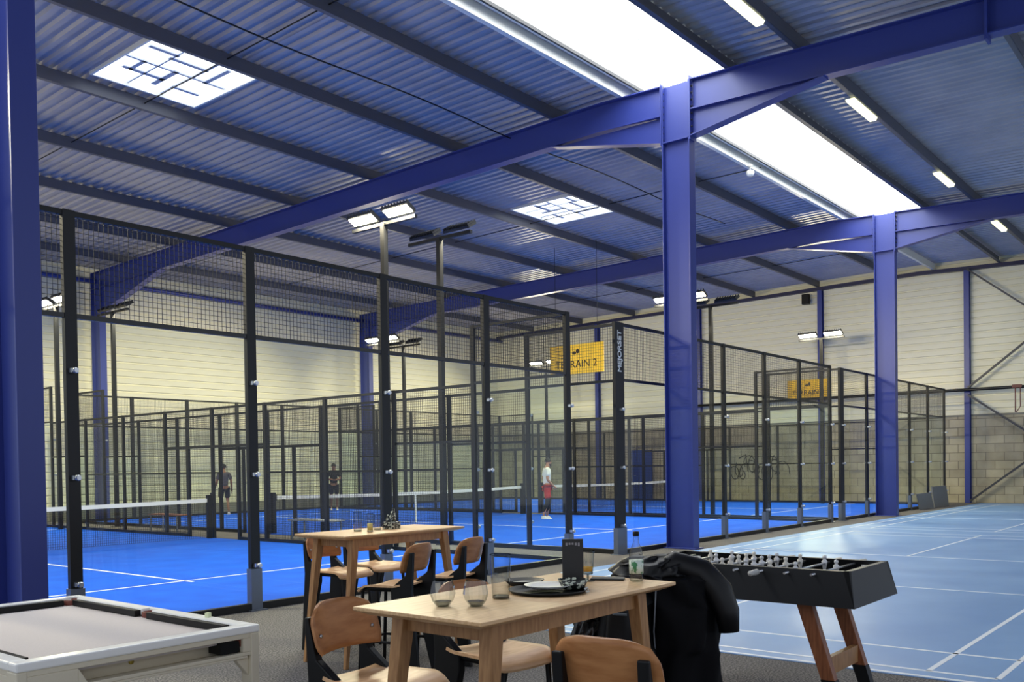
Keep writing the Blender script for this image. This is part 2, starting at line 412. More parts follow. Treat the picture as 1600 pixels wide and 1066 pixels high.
# gable members
gl = {8.35: 'blue gable post at the foot of the crossed braces', 13.65: 'blue gable post rising behind the farther yellow sign', 18.95: 'blue gable post hidden for the most part behind the middle frame column', 24.2: 'blue gable post rising behind the nearer yellow sign'}
for y, l in gl.items():
    m_ = MB(); zt = zr(y) - .16
    m_.box(35.80, 35.98, y - .005, y + .005, 0, zt); m_.box(35.79, 35.81, y - .09, y + .09, 0, zt); m_.box(35.97, 35.99, y - .09, y + .09, 0, zt)
    m_.build('gable_post', BLUE, label=l, cat='post', group='blue posts along the end wall')
m_ = MB(); ys = [-5, 10, 30.3]
m_.prism([(y, zr(y) - .02) for y in ys] + [(y, zr(y) - .16) for y in ys[::-1]], 0, 35.85, 35.87)
m_.prism([(y, zr(y) - .14) for y in ys] + [(y, zr(y) - .16) for y in ys[::-1]], 0, 35.78, 35.95)
m_.build('gable_rafter', mat('dark_blue_paint', rgb(30, 34, 80), .45), label='dark rafter running along the top of the end wall', cat='beam')
MB().tube([(35.58, 19.8, 4.02), (35.58, -4.9, 4.02)], .055, 10).build('service_pipe', BLACK, label='black pipe running level across the end wall above the blocks', cat='pipe')
m_ = MB(); m_.tube([(35.5, 6.75, 4.02), (35.5, 6.75, 3.15)], .02, 6); m_.tube([(35.5, 6.6, 4.02), (35.5, 6.6, 3.35), (35.5, 6.72, 3.15)], .015, 6); m_.box(35.47, 35.53, 6.55, 6.85, 4.0, 4.1)
m_.build('pipe_drop', mat('red_brown_paint', rgb(110, 60, 52), .5), label='short drop pipe with a valve hanging from the black pipe', cat='pipe')
for (a, b, l) in (((8.3, 8.3), (3.2, 4.1), 'uppermost brace falling away from the top of the gable post'), ((8.3, 4.1), (3.2, 8.2), 'brace rising from the black pipe to the roof at the end wall'),
                  ((8.3, 3.85), (3.2, .1), 'brace falling from the black pipe across the block wall'), ((8.25, .08), (3.2, 4.0), 'lowest brace rising from the floor in front of the block wall')):
    MB().bar((35.72, a[0], a[1]), (35.72, b[0], b[1]), .115, .06).build('wall_brace', mat('brace_steel', rgb(58, 58, 66), .45), label='dark ' + l, cat='brace', group='crossed braces on the end wall')
r = empty('loudspeaker', (35.61, 14.12, 7.95)); MB().box(-.11, .11, -.14, .14, -.2, .2).build('cabinet', BLK, r, bevel=.02); MB().box(.10, .42, -.03, .03, -.03, .03).build('bracket', BLK, r)
tag(r, label='small black loudspeaker high on the end wall beside a gable post', cat='loudspeaker')
d = empty('door_1', (35.93, 21.9, 0)); d['kind'] = 'structure'
DB = mat('blue_door_paint', rgb(30, 62, 140), .5)
MB().box(-.03, .03, -.46, .46, 0, 2.15).build('door_leaf', DB, d); MB().box(-.04, .05, -.52, -.46, 0, 2.2).box(-.04, .05, .46, .52, 0, 2.2).box(-.04, .05, -.52, .52, 2.15, 2.2).build('door_frame', DB, d)
MB().tube([(-.03, .36, 1.05), (-.08, .36, 1.05), (-.08, .26, 1.05)], .01, 6).build('door_handle', STEEL, d)
# graffiti tag: loose black strokes sprayed on the blocks
g = MB(); random.seed(4)
for k in range(11):
    y0 = 17.5 - k * .2; z0 = 1.35 + random.uniform(-.25, .25)
    pts = []
    ph = random.uniform(0, 6)
    for t in range(12):
        a = ph + t * .55; rr = .10 + .018 * t
        pts.append((35.975, y0 - .02 * t + rr * math.cos(a), z0 + rr * 1.5 * math.sin(a)))
    g.tube(pts, .016, 4, caps=False)
g.tube([(35.975, 17.2, 1.75), (35.975, 16.9, 1.9), (35.975, 16.8, 1.2)], .02, 4)
g.build('graffiti', mat('spray_paint', rgb(50, 50, 50), .8), label='scrawled black graffiti tag sprayed low on the block wall', cat='graffiti')
# white camera under the skylight edge
t = empty('security_camera', (20.3, 9.35, 8.32), 0, 'small white camera hanging at the edge of the long skylight', 'camera')
MB().lathe([(.05, .16), (.05, .12), (.015, .11), (.015, 0)], 12).build('mount', WHITE, t)
MB().lathe([(.0, -.11), (.07, -.09), (.095, -.03), (.08, .02), (0, .03)], 14).build('housing', WHITE, t)

# ------------------------------------------------------------------ padel courts
SP = 1.977; CW = SP * 5; YC = 8.68; YF = 28.68
CX = [2.115, 13.51, 24.19]
for k, x in enumerate(CX):
    MB().box(x, x + CW, YC + .03, YF - .03, 0, .012).build('court_turf', TURF, kind='structure')
    l = MB(); z0, z1 = .012, .0145
    l.box(x + .05, x + CW - .05, YC + 3.03, YC + 3.08, z0, z1).box(x + .05, x + CW - .05, YF - 3.08, YF - 3.03, z0, z1)
    l.box(x + CW / 2 - .025, x + CW / 2 + .025, YC + 2.85, YF - 2.85, z0, z1)
    l.build('court_markings', LINE, kind='structure')

PW = .05
def wires(mb, x0, x1, z0, z1, p=.05, w=.0042):
    n = int(round((x1 - x0) / p))
    for i in range(n + 1):
        x = x0 + (x1 - x0) * i / n; mb.wire((x, 0, z0), (x, 0, z1), w)
    n = int(round((z1 - z0) / p))
    for i in range(n + 1):
        z = z0 + (z1 - z0) * i / n; mb.wire((x0, 0, z), (x1, 0, z), w)
PROTO = {}
def post_mesh(w, h, d=.06): return MB().box(-w / 2, w / 2, -d / 2, d / 2, 0, h)
def dup_part(key, maker, parent, loc):
    """part whose mesh is shared between repeats"""
    if key not in PROTO: o = maker(); PROTO[key] = o
    else: o = PROTO[key].copy(); COL.objects.link(o)
    o.parent = parent; o.location = loc
    return o
def clamp_make():
    m = MB(); m.box(-.035, .035, -.085, -.028, -.02, .02); m.lathe([(.022, -.12), (.03, -.10), (.03, -.085)], 8, (0, 0, 0), 'y')
    return m.build('glass_clamp', STEEL)
def sleeve_make(w):
    return MB().box(-w / 2 - .012, w / 2 + .012, -.045, .045, 0, .46).box(-w / 2 - .05, w / 2 + .05, -.09, .09, 0, .012).build('base_sleeve', SLEEVE)
def add_post(r, x, w, h, clamps=(.5, 1.5, 2.5), slv=True):
    p = dup_part(('post', w, h), lambda: post_mesh(w, h).build('post', BLACK), r, (x, 0, 0))
    if slv: dup_part(('sleeve', w), lambda: sleeve_make(w), r, (x, 0, 0))
    for z in clamps: dup_part('clamp', clamp_make, r, (x, 0, z))
    return p
def rail(r, x0, x1, z, t=.05, d=.05, name='rail'):
    return MB().box(x0, x1, -d / 2, d / 2, z - t / 2, z + t / 2).build(name, RAILM if name == 'middle_rail' else BLACK, r)
def pane(r, x0, x1, z0, z1):
    return MB().box(x0 + .006, x1 - .006, -.012, 0, z0, z1).build('glass_panel', GLASS, r)

def back_fence(loc, rz, label, pillar):
    r = empty('court_back_fence', loc, rz, label, 'court fence', None)
    for i in range(6):
        w = .115
        x = i * SP
        if (i == 0 and pillar == 1): w = .27
        add_post(r, x, w, 4.0, slv=(pillar != -1))
    for i in range(5):
        dup_part('pane4', lambda: pane(None, .0, SP, .07, 2.99), r, (i * SP, 0, 0))
        def mk():
            m = MB(); wires(m, .05, SP - .05, 3.04, 3.96); return m.build('wire_mesh', WIRE)
        dup_part('mesh4', mk, r, (i * SP, 0, 0))
    rail(r, 0, CW, 3.97, name='top_rail'); rail(r, 0, CW, 3.015, .045, name='middle_rail'); rail(r, 0, CW, .04, .08, .07, name='bottom_rail')
    return r
def side_fence(loc, rz, label):
    r = empty('court_side_fence', loc, rz, label, 'court fence', None)
    L = 20.0
    for x, h in ((2, 4.0), (4, 3.0), (6, 3.0), (8, 3.0), (10, 3.0), (12, 3.0), (14, 3.0), (16, 3.0), (18, 4.0)):
        add_post(r, x, .08, h, (.5, 1.5, 2.5) if x in (2, 18) else (), False)
    for x in (9, 11): dup_part('gatepost', lambda: post_mesh(.07, 2.1).build('gate_post', BLACK), r, (x, 0, 0))
    for a in (0, 18):
        dup_part('sp3', lambda: pane(None, .06, 1.96, .07, 2.99), r, (a, 0, 0))
        def mk():
            m = MB(); wires(m, .06, 1.96, 3.02, 3.96); return m.build('wire_mesh', WIRE)
        dup_part('sm3', mk, r, (a, 0, 0))
        rail(r, a, a + 2, 3.97, name='top_rail'); rail(r, a, a + 2, 3.0, .045, name='middle_rail')
    for a in (2, 16):
        dup_part('sp2', lambda: pane(None, .04, 1.96, .07, 1.99), r, (a, 0, 0))
        def mk():
            m = MB(); wires(m, .04, 1.96, 2.02, 2.96); return m.build('wire_mesh', WIRE)
        dup_part('sm2', mk, r, (a, 0, 0))
        rail(r, a, a + 2, 2.0, .045, name='middle_rail')
    rail(r, 2, 18, 2.97, name='top_rail')
    for a in (4, 6, 12, 14):
        def mk():
            m = MB(); wires(m, .04, 1.96, .06, 2.96); return m.build('wire_mesh', WIRE)
        dup_part('sm1', mk, r, (a, 0, 0))
    rail(r, 4, 8, 1.5, .04, name='middle_rail'); rail(r, 12, 16, 1.5, .04, name='middle_rail')
    rail(r, 8, 12, 2.1, .06, name='lintel')
    def mk():
        m = MB(); wires(m, .04, 1.96, 2.13, 2.96); return m.build('wire_mesh', WIRE)
    dup_part('smt', mk, r, (8, 0, 0)); dup_part('smt', mk, r, (10, 0, 0))
    def mk():
        m = MB(); wires(m, .04, .96, .06, 2.06); return m.build('wire_mesh', WIRE)
    dup_part('smd', mk, r, (8, 0, 0)); dup_part('smd', mk, r, (11, 0, 0))
    rail(r, 0, 9, .04, .08, .07, name='bottom_rail'); rail(r, 11, 20, .04, .08, .07, name='bottom_rail')
    return r
CN = ['nearest', 'middle', 'farthest']
for k, x in enumerate(CX):
    b = back_fence((x, YC, 0), 0, ['long glass back wall of the nearest padel court, closest to the tables', 'glass back wall of the middle padel court behind the blue column', 'glass back wall of the farthest padel court along the sports hall floor'][k], 1 if k else 0)
    if k == 1:
        mt = Matrix.Translation((0, -.034, 3.45)) @ Matrix.Rotation(-PI / 2, 4, 'Y') @ Matrix.Rotation(PI / 2, 4, 'X')
        mt = Matrix.Translation((0, -.034, 3.5)) @ Matrix(((0, -1, 0, 0), (0, 0, -1, 0), (1, 0, 0, 0), (0, 0, 0, 1)))
        text_mesh('MEJORSET', .16, mat('white_lettering', rgb(230, 230, 230), .5), b, mt, bold=.003)
    back_fence((x + CW, YF, 0), PI, 'glass and mesh fence closing the far end of the %s padel court' % CN[k], -1)
    side_fence((x + CW, YC, 0), PI / 2, ['mesh side fence of the nearest padel court with a gate at the net', 'mesh side fence between the middle court and the farthest court', 'last mesh side fence, closest to the block end wall'][k])
    if k: side_fence((x, YC, 0), PI / 2, ['', 'mesh side fence of the middle court along the corridor beside the nearest court', 'mesh side fence of the farthest court facing the middle court'][k])
    # net
    n_ = empty('court_net', (x, (YC + YF) / 2, 0), 0, 'white taped net stretched across the %s padel court' % CN[k], 'net', 'padel nets')
    for xx in (.12, CW - .12):
        dup_part('netpost', lambda: MB().box(-.05, .05, -.05, .05, 0, 1.0).box(-.03, .09, -.04, .04, .80, .96).build('net_post', BLK, bevel=.008), n_, (xx, 0, 0))
    tp = MB(); N = 20
    def hz(u): return .92 - .05 * (1 - (2 * u - 1) ** 2)
    for i in range(N):
        u, v = i / N, (i + 1) / N; xa, xb = .17 + u * (CW - .34), .17 + v * (CW - .34)
        tp.add([(xa, -.006, hz(u) - .085), (xb, -.006, hz(v) - .085), (xb, -.006, hz(v)), (xa, -.006, hz(u)), (xa, .006, hz(u) - .085), (xb, .006, hz(v) - .085), (xb, .006, hz(v)), (xa, .006, hz(u))],
               [(0, 1, 2, 3), (7, 6, 5, 4), (3, 2, 6, 7), (0, 4, 5, 1)])
    tp.build('net_tape', WHITE, n_)
    nm = MB()
    for i in range(211):
        u = i / 210; nm.wire((.17 + u * (CW - .34), 0, .03), (.17 + u * (CW - .34), 0, hz(u) - .05), .004)
    for j in range(18):
        for i in range(N):
            u, v = i / N, (i + 1) / N
            nm.wire((.17 + u * (CW - .34), 0, .03 + (hz(u) - .08) * j / 17), (.17 + v * (CW - .34), 0, .03 + (hz(v) - .08) * j / 17), .004)
    nm.build('net_mesh', NETM, n_)
    MB().box(CW / 2 - .025, CW / 2 + .025, -.008, .008, .012, .87).build('centre_strap', WHITE, n_)

# ------------------------------------------------------------------ floodlight masts
def mast(x, y, face, label, zt=6.15):
    r = empty('floodlight_mast', (x, y, 0), 0 if face > 0 else PI, label, 'floodlight mast', 'floodlight masts around the padel courts')
    MB().box(-.05, .05, -.05, .05, 0, zt - .05).box(-.12, .12, -.12, .12, 0, .015).build('pole', BLACK, r)
    MB().box(-.035, .035, -.85, .85, zt - .09, zt - .03).build('crossbar', BLACK, r)
    for s in (-1, 1):
        a = math.radians(30)
        def tr(mb):   # tilt around local Y so the lens looks down and towards +x
            out = MB(); out.f = mb.f; out.sm = mb.sm
            for (px, py, pz) in mb.v:
                out.v.append((px * math.cos(a) + pz * math.sin(a) * -1, py + s * .47, px * math.sin(a) + pz * math.cos(a) + zt + .02))
            return out
        h = MB(); h.box(-.02, .24, -.34, .34, 0.0, .05)
        for q in range(9): h.box(-.01, .25, -.32 + q * .08 - .006, -.32 + q * .08 + .006, .05, .085)
        hd = tr(h).build('lamp_head', LAMPB, r)
        l = MB(); l.add([(.02, -.31, -.003), (.20, -.31, -.003), (.20, .31, -.003), (.02, .31, -.003)], [(0, 3, 2, 1)])
        tr(l).build('lens', LENS, hd)
masts = [(11.89, 12.75, -1, 'lit pair of floodlights above the nearest court, highest in the view'), (13.38, 12.75, 1, 'dark-backed floodlight pair just right of the highest lit pair'),
         (23.3, 12.85, -1, 'lit floodlight pair on a mast seen past the middle blue column'), (24.4, 12.5, 1, 'dark-backed floodlight pair just right of the middle blue column'),
         (33.7, 12.8, -1, 'lit floodlight pair in front of the end wall above the farther yellow sign'),
         (11.7, 25.6, -1, 'lit floodlight pair beside the left blue column'), (13.2, 25.4, 1, 'dark-backed floodlight pair on the far side of the nearest court'),
         (23.1, 24.9, -1, 'lit floodlight pair far off between the two nearest masts'), (24.2, 25.0, 1, 'dark-backed floodlight pair far off beside a lit pair'),
         (33.5, 25.4, -1, 'lit floodlight pair farthest off, just left of the nearer yellow sign'),
         (1.9, 12.75, 1, 'floodlight pair serving the near side of the nearest court'), (1.9, 24.8, 1, 'floodlight pair serving the far left of the nearest court')]
for x, y, fc, l in masts: mast(x, y, fc, l)

# ------------------------------------------------------------------ hanging signs
def sign(x, yc, zc, wd, ht, txt, label):
    r = empty('hanging_sign', (x, yc, zc), 0, label, 'sign')
    MB().box(-.02, .02, -wd / 2, wd / 2, -ht / 2, ht / 2).build('panel', YEL, r, bevel=.005)
    INK = mat('sign_ink', rgb(50, 34, 14), .6)
    mt = Matrix.Translation((-.022, 0, -ht * .18)) @ Matrix(((0, 0, -1, 0), (-1, 0, 0, 0), (0, 1, 0, 0), (0, 0, 0, 1)))
    text_mesh(txt, ht * .36, INK, r, mt)
    e = MB()
    for (dy, dz, a_, b_) in ((.07, .19, .075, .05), (-.06, .24, .06, .075)):
        n = 16; e.prism([(dy * ht / .9 + a_ * ht / .9 * math.cos(2 * PI * k / n), dz * ht / .9 + b_ * ht / .9 * math.sin(2 * PI * k / n)) for k in range(n)], 0, -.026, -.02)
    e.build('emblem', INK, r)
    return r
s2 = sign(23.75, 16.8, 4.88, 2.04, .92, 'TERRAIN 2', 'yellow sign reading TERRAIN 2 hanging beyond the middle court')
MB().tube([(0, -.8, .46), (0, -.8, 3.6)], .008, 5).tube([(0, .8, .46), (0, .8, 3.6)], .008, 5).build('suspension_wire', WIRE, s2)
s3 = sign(35.72, 14.1, 4.42, 1.68, .76, 'TERRAIN 3', 'smaller yellow sign on the end wall above the farthest court')

# ------------------------------------------------------------------ fluorescent fittings
tl = {12.35: 'fluorescent batten nearest the top edge of the view', 17.65: 'fluorescent batten between the middle and farthest frames, nearer one', 23.5: 'fluorescent batten between the middle and farthest frames, farther one', 29.4: 'fluorescent batten glimpsed beyond the farthest frame'}
for x, l in tl.items():
    r = empty('fluorescent_light', (x, 6.12, 8.40), 0, 'yellowish ' + l, 'ceiling light', 'fluorescent battens along a roof purlin')
    MB().box(0, 1.35, -.09, .09, -.02, .03).build('housing', WHITE, r)
    MB().prism([(-.085, -.02), (-.06, -.075), (.06, -.075), (.085, -.02)], 0, 0.02, 1.33).build('diffuser', TUBE, r)
MB().tube([(X0R, 6.04, 8.40), (35.5, 6.04, 8.40)], .018, 6).build('cable_conduit', GALV, label='thin conduit joining the fluorescent battens along the purlin', cat='conduit')

# ------------------------------------------------------------------ bar tables
def bar_table(x0, x1, y0, y1, T, label):
    cx, cy = (x0 + x1) / 2, (y0 + y1) / 2; W, D = (x1 - x0) / 2, (y1 - y0) / 2
    r = empty('bar_table', (cx, cy, 0), 0, label, 'table')
    t = MB(); e = .05
    t.box(-W, W, -D, D, T - .014, T); t.frustum((-W + e, W - e, -D + e, D - e, T - .034), (-W, W, -D, D, T - .0142))
    t.build('tabletop', OAK, r, bevel=.003)
    a = MB(); iw, idp = W - .17, D - .10
    a.box(-iw, iw, -idp - .01, -idp + .012, T - .10, T - .034); a.box(-iw, iw, idp - .012, idp + .01, T - .10, T - .034)
    a.box(-iw - .01, -iw + .012, -idp, idp, T - .10, T - .034); a.box(iw - .012, iw + .01, -idp, idp, T - .10, T - .034)
    a.build('apron', OAKD, r)
    for sx in (-1, 1):
        for sy in (-1, 1):
            l = MB(); tx, ty = sx * iw, sy * idp; bx, by = tx + sx * .13, ty + sy * .035
            l.frustum((bx - .016, bx + .016, by - .016, by + .016, 0), (tx - .034, tx + .034, ty - .03, ty + .03, T - .034))
            l.build('leg', OAKD, r, bevel=.004)
    return r
TF = 1.03
bar_table(2.28, 3.57, 2.01, 2.65, TF, 'oak bar table in the foreground carrying the glasses, round tray and bottle')
bar_table(4.62, 5.97, 5.44, 6.06, TF, 'oak bar table farther back, close to the court glass, with drinks on it')

# ------------------------------------------------------------------ high chairs
def make_chair():
    r = empty('high_chair')
    SH = .69
    def seat(u, v):
        y = -.17 + .38 * v; x = (u - .5) * (.36 + .05 * v)
        k = max(0, abs(u - .5) * 2 - .8) / .2
        y2 = y - (.03 * k * k if v > .7 else 0) * (v - .7) / .3
        z = SH + .012 * (2 * u - 1) ** 2 - .010
        if v > .72: z -= .045 * ((v - .72) / .28) ** 2
        if v < .2: z += .012 * ((.2 - v) / .2) ** 2
        return (x, y2, z)
    MB().grid(seat, 12, 12, .014).build('seat', SEATM, r)
    def back(u, v):
        a = 2 * u - 1
        hw = .192 - .035 * max(0, (v - .55) / .45) ** 3 - .02 * max(0, (.25 - v) / .25) ** 2
        # the top edge dips towards the corners
        z = .79 + (.205 - .035 * abs(a) ** 4 ) * v
        y = -.215 - .055 * v + .045 * a * a
        return (a * hw, y, z)
    MB().grid(back, 14, 8, -.012).build('backrest', PLY, r)
    # folded sheet steel rear legs, widest at the seat
    for s in (-1, 1):
        x0, x1 = sorted((s * .135, s * .175))
        pf = [(-.315, 0), (-.245, 0), (-.09, .60), (-.09, .675), (-.214, .765), (-.256, .935), (-.278, .935), (-.262, .66)]
        MB().prism(pf, 0, x0, x1).build('rear_leg', BLK, r, bevel=.006)
    for s in (-1, 1):
        MB().tube([(s * .165, .20, 0), (s * .155, .165, .64), (s * .155, .10, .665), (s * .155, -.12, .665)], .0135, 8).build('front_leg', BLK, r)
    MB().tube([(-.15, .155, .655), (.15, .155, .655), (.15, -.13, .655), (-.15, -.13, .655)], .012, 8, close=True).build('seat_frame', BLK, r)
    MB().tube([(-.155, -.2, .27), (-.16, .185, .27), (.16, .185, .27), (.155, -.2, .27)], .011, 8).build('footrest', BLK, r)
    for s in (-1, 1):
        MB().lathe([(.008, .0), (.008, .006), (0, .007)], 8, (s * .155, -.205, .86), 'y').build('screw', STEEL, r)
    return r
chairs = [
    (2.59, 2.82, PI + math.radians(6), 'high wooden chair at the far left corner of the foreground table, backrest fully in view'),
    (3.30, 2.80, PI - math.radians(4), 'high chair behind the foreground table with its pale seat showing past the table leg'),
    (2.72, 1.69, -math.radians(84), 'high chair nearest the camera, seen from behind at the bottom edge of the picture'),
    (4.76, 5.07, math.radians(14), 'left one of two high chairs with their backs to us at the farther table'),
    (5.40, 5.11, math.radians(9), 'right one of two high chairs with their backs to us at the farther table'),
    (5.15, 6.12, PI + math.radians(6), 'high chair beyond the farther table, at its left end behind the splayed leg'),
    (5.68, 6.25, PI, 'high chair beyond the farther table, partly hidden under the middle of its top'),
    (4.42, 2.50, -.877, 'high chair buried under black jackets between the foreground table and the football table'),
]
proto = make_chair()
for i, (x, y, a, l) in enumerate(chairs):
    o = proto if i == 0 else copy_tree(proto)
    o.location = (x, y, 0); o.rotation_euler.z = a
    tag(o, l, 'chair', 'high plywood chairs around the bar tables')

# ------------------------------------------------------------------ things on the foreground table
def edge_glass(name, c0, c1, ior=1.5):
    m = glass_mat(name, c0, 1.0, .01); nt = m.node_tree
    nt.nodes['Fresnel'].inputs['IOR'].default_value = ior
    lw_ = nt.nodes.new('ShaderNodeLayerWeight'); lw_.inputs['Blend'].default_value = .35
    mc = nt.nodes.new('ShaderNodeMixRGB'); mc.inputs[1].default_value = c0; mc.inputs[2].default_value = c1
    nt.links.new(lw_.outputs['Facing'], mc.inputs[0]); nt.links.new(mc.outputs[0], nt.nodes['Transparent BSDF'].inputs['Color'])
    return m
TG = edge_glass('drinking_glass', (0.93, 0.94, 0.94, 1), (.38, .42, .42, 1), 1.75)
TG2 = edge_glass('thick_glass_base', (0.62, 0.65, 0.65, 1), (.25, .28, .28, 1), 1.9)
def tumbler(x, y, rz, label, s=1.0):
    r = empty('glass_tumbler', (x, y, TF), rz, label, 'glass')
    pr = [(.024, .001), (.040, .022), (.048, .046), (.044, .075), (.036, .098)]
    pr = [(a * s, b * s) for a, b in pr]
    b = MB(); b.lathe(pr, 8); b.sm = [False] * len(b.sm); b.f = b.f[:-1]; b.sm = b.sm[:-1]; b.build('bowl', TG, r)
    b = MB(); b.lathe([(.021 * s, .003 * s), (.033 * s, .020 * s), (.001, .014 * s)], 8); b.sm = [False] * len(b.sm); b.build('base', TG2, r)
    rim = MB(); rim.tube([(.036 * s * math.cos(k * PI / 4), .036 * s * math.sin(k * PI / 4), .098 * s) for k in range(8)], .0011, 5, close=True); rim.build('rim', TG2, r)
tumbler(2.475, 2.37, .2, 'faceted stemless glass, left of the pair on the foreground table')
tumbler(2.545, 2.27, .5, 'faceted stemless glass, right of the pair and nearer the table corner')
def straight_glass(x, y, r0, r1, h, label, cat, name, fill=None, fz=0, foot=0):
    r = empty(name, (x, y, TF), 0, label, cat)
    b = MB(); b.lathe([(r0, .002 + foot), (r0 + (r1 - r0) * .5, h * .5 + foot * .5), (r1, h)], 20); b.f = b.f[:-1]; b.sm = b.sm[:-1]; b.build('bowl', TG, r)
    MB().lathe([(r0 * .95, .001 + foot), (r0 * .95, .012 + foot), (.001, .012 + foot)], 20).build('base', TG2, r)
    MB().tube([(r1 * math.cos(k * PI / 10), r1 * math.sin(k * PI / 10), h) for k in range(20)], .0013, 5, close=True).build('rim', TG2, r)
    if fill: MB().lathe([(0, .014 + foot), (r0 * .9, .014 + foot), (r0 + (r1 - r0) * fz / h - .003, fz), (0, fz)], 20).build('drink', fill, r)
    if foot: MB().lathe([(.030, 0), (.028, .003), (.006, .008), (.005, foot)], 20).build('stem', TG2, r)
AMB = mat('amber_drink', rgb(236, 178, 60), .1, 0, .5)
straight_glass(2.755, 2.325, .034, .041, .172, 'tall clear water carafe standing behind the two faceted glasses', 'carafe', 'glass_carafe')
straight_glass(3.38, 2.345, .022, .030, .135, 'stemmed glass with a little amber drink behind the menu stand', 'glass', 'beer_glass', AMB, .065, .03)
# round tray with crockery
r = empty('round_tray', (3.00, 2.28, TF), 0, 'round black tray near the middle of the foreground table', 'tray')
MB().lathe([(.0, .002), (.148, .002), (.160, .014), (.163, .014), (.150, -.0), (0, -.0)][::-1], 36).build('tray_dish', BLK, r)
mt = Matrix.Translation((.045, -.153, .0075)) @ Matrix.Rotation(math.radians(62), 4, 'X')
text_mesh('ICE', .03, WHITE, r, Matrix.Rotation(.28, 4, 'Z') @ mt, depth=.0006, bold=.0008)
MB().lathe([(0, .015), (.075, .017), (.098, .026), (.098, .024), (.07, .012), (0, .012)][::-1], 30, (3.02, 2.295, TF + .003)).build('dinner_plate', WHITE, label='white plate lying on the round black tray', cat='plate')
MB().lathe([(0, .006), (.06, .006), (.085, .024), (.088, .024), (.062, .0), (0, .0)][::-1], 28, (3.12, 2.50, TF)).build('side_plate', BLK, label='small black-rimmed plate just behind the round tray', cat='plate')
m_ = MB().lathe([(0, .007), (.055, .007), (.055, .012), (0, .014)][::-1], 22, (3.12, 2.50, TF)); m_.build('paper_napkin', WHITE, label='crumpled white napkin on the small plate behind the tray', cat='napkin')
NM = mat('patterned_dish', rgb(24, 26, 26), .3, 0, .5, noise=(60, rgb(190, 196, 180), 2, .52, .56, (1, 1, 1)))
MB().lathe([(0, .010), (.040, .010), (.062, .044), (.064, .044), (.045, .006), (0, .006)][::-1], 24, (3.10, 2.225, TF + .002)).build('patterned_bowl', NM, label='small dark patterned bowl at the right of the round tray', cat='bowl')
r = empty('menu_stand', (3.225, 2.315, TF), -.9, 'upright black menu card stand on the foreground table', 'menu stand')
MB().box(-.045, .045, -.006, .006, .012, .20).build('card', mat('menu_card', rgb(30, 30, 30), .45), r)
MB().box(-.052, .052, -.022, .022, 0, .014).build('base', BLK, r, bevel=.003)
m_ = MB(); random.seed(3)
for q in range(5): m_.box(-.030 + q * .013, -.022 + q * .013, -.0075, -.006, .172 + .004 * math.sin(q), .184)
m_.build('printed_heading', mat('menu_print', rgb(140, 136, 140), .5), r)
# clear bottle
r = empty('water_bottle', (3.495, 2.165, TF), 0, 'clear bottle with a dark cap near the right end of the foreground table', 'bottle')
MB().lathe([(.001, .002), (.028, .001), (.031, .012), (.031, .11), (.028, .135), (.013, .17), (.012, .205)], 22).build('bottle_body', TG, r)
MB().lathe([(.001, .004), (.0275, .006), (.0275, .085), (.001, .085)], 22).build('water', glass_mat('water', (.86, .92, .92, 1), .6), r)
MB().lathe([(.0315, .035), (.0318, .095)], 22).build('bottle_label', mat('green_white_label', rgb(208, 222, 210), .5, noise=(50, rgb(60, 130, 80), 2, .5, .6, (1, 1, 1))), r)
MB().lathe([(.014, .200), (.014, .220), (.001, .221)], 16).build('bottle_cap', BLK, r)
MB().box(-.04, .04, -.075, .075, 0, .009).build('smartphone', BLK, None, (3.47, 2.30, TF), .5, .003, label='black phone lying flat beside the clear bottle', cat='phone')

# things on the farther table
straight_glass(5.06, 5.80, .033, .038, .155, 'tall glass at the left of the drinks on the farther table', 'glass', 'tall_glass')
YD = mat('yellow_drink', rgb(226, 206, 120), .2)
straight_glass(5.07, 5.66, .024, .028, .150, 'narrow glass holding some yellow drink on the farther table', 'glass', 'narrow_glass', YD, .07)
straight_glass(5.26, 5.78, .030, .034, .125, 'plain glass in the middle of the drinks on the farther table', 'glass', 'short_glass')
r = empty('condiment_caddy', (5.42, 5.78, TF), .3, 'dark speckled caddy of bottles standing on the farther table', 'caddy')
MB().box(-.07, .07, -.05, .05, 0, .06).build('holder', NM, r, bevel=.006)
for (a, b, h) in ((-.035, .01, .12), (.02, -.01, .17), (.045, .02, .145)):
    MB().lathe([(.022, .03), (.022, h * .7), (.010, h * .85), (.010, h), (.001, h + .004)], 12, (a, b, 0)).build('sauce_bottle', NM, r)

# ------------------------------------------------------------------ pool table
PWH = mat('pool_cabinet_white', rgb(224, 214, 190), .35)
RAILW = mat('pool_rail_white', rgb(250, 249, 244), .3)
CLOTH = mat('pool_cloth', rgb(208, 200, 197), .95, 0, .1, noise=(180, rgb(216, 208, 203), 2, .3, .7, (1, 1, 1)))
r = empty('pool_table', (2.11, 4.71, 0), 0, 'white pool table with grey cloth at the lower left corner of the picture', 'pool table')
W, D, Z = .565, .92, .80
MB().box(-W + .06, W - .06, -D + .06, D - .06, .72, .757).build('cloth_bed', CLOTH, r)
rl = MB(); rw = .075
rl.box(-W, W, -D, -D + rw, .762, Z); rl.box(-W + rw * 1.4, W - rw * 1.4, D - rw, D, .762, Z)
rl.box(-W, -W + rw, -D + rw, D - .12, .762, Z)
rl.box(W - rw, W, -D + rw, -.05, .762, Z); rl.box(W - rw, W, .05, D - .12, .762, Z); rl.box(W - .03, W, -.05, .05, .762, Z)
for sx in (-1, 1): rl.box(min(sx * (W - .03), sx * W), max(sx * (W - .03), sx * W), D - .12, D, .762, Z); rl.box(min(sx * W * .8, sx * W), max(sx * W * .8, sx * W), D - .03, D, .762, Z)
rl.build('rail', RAILW, r, bevel=.008)
cu = MB()
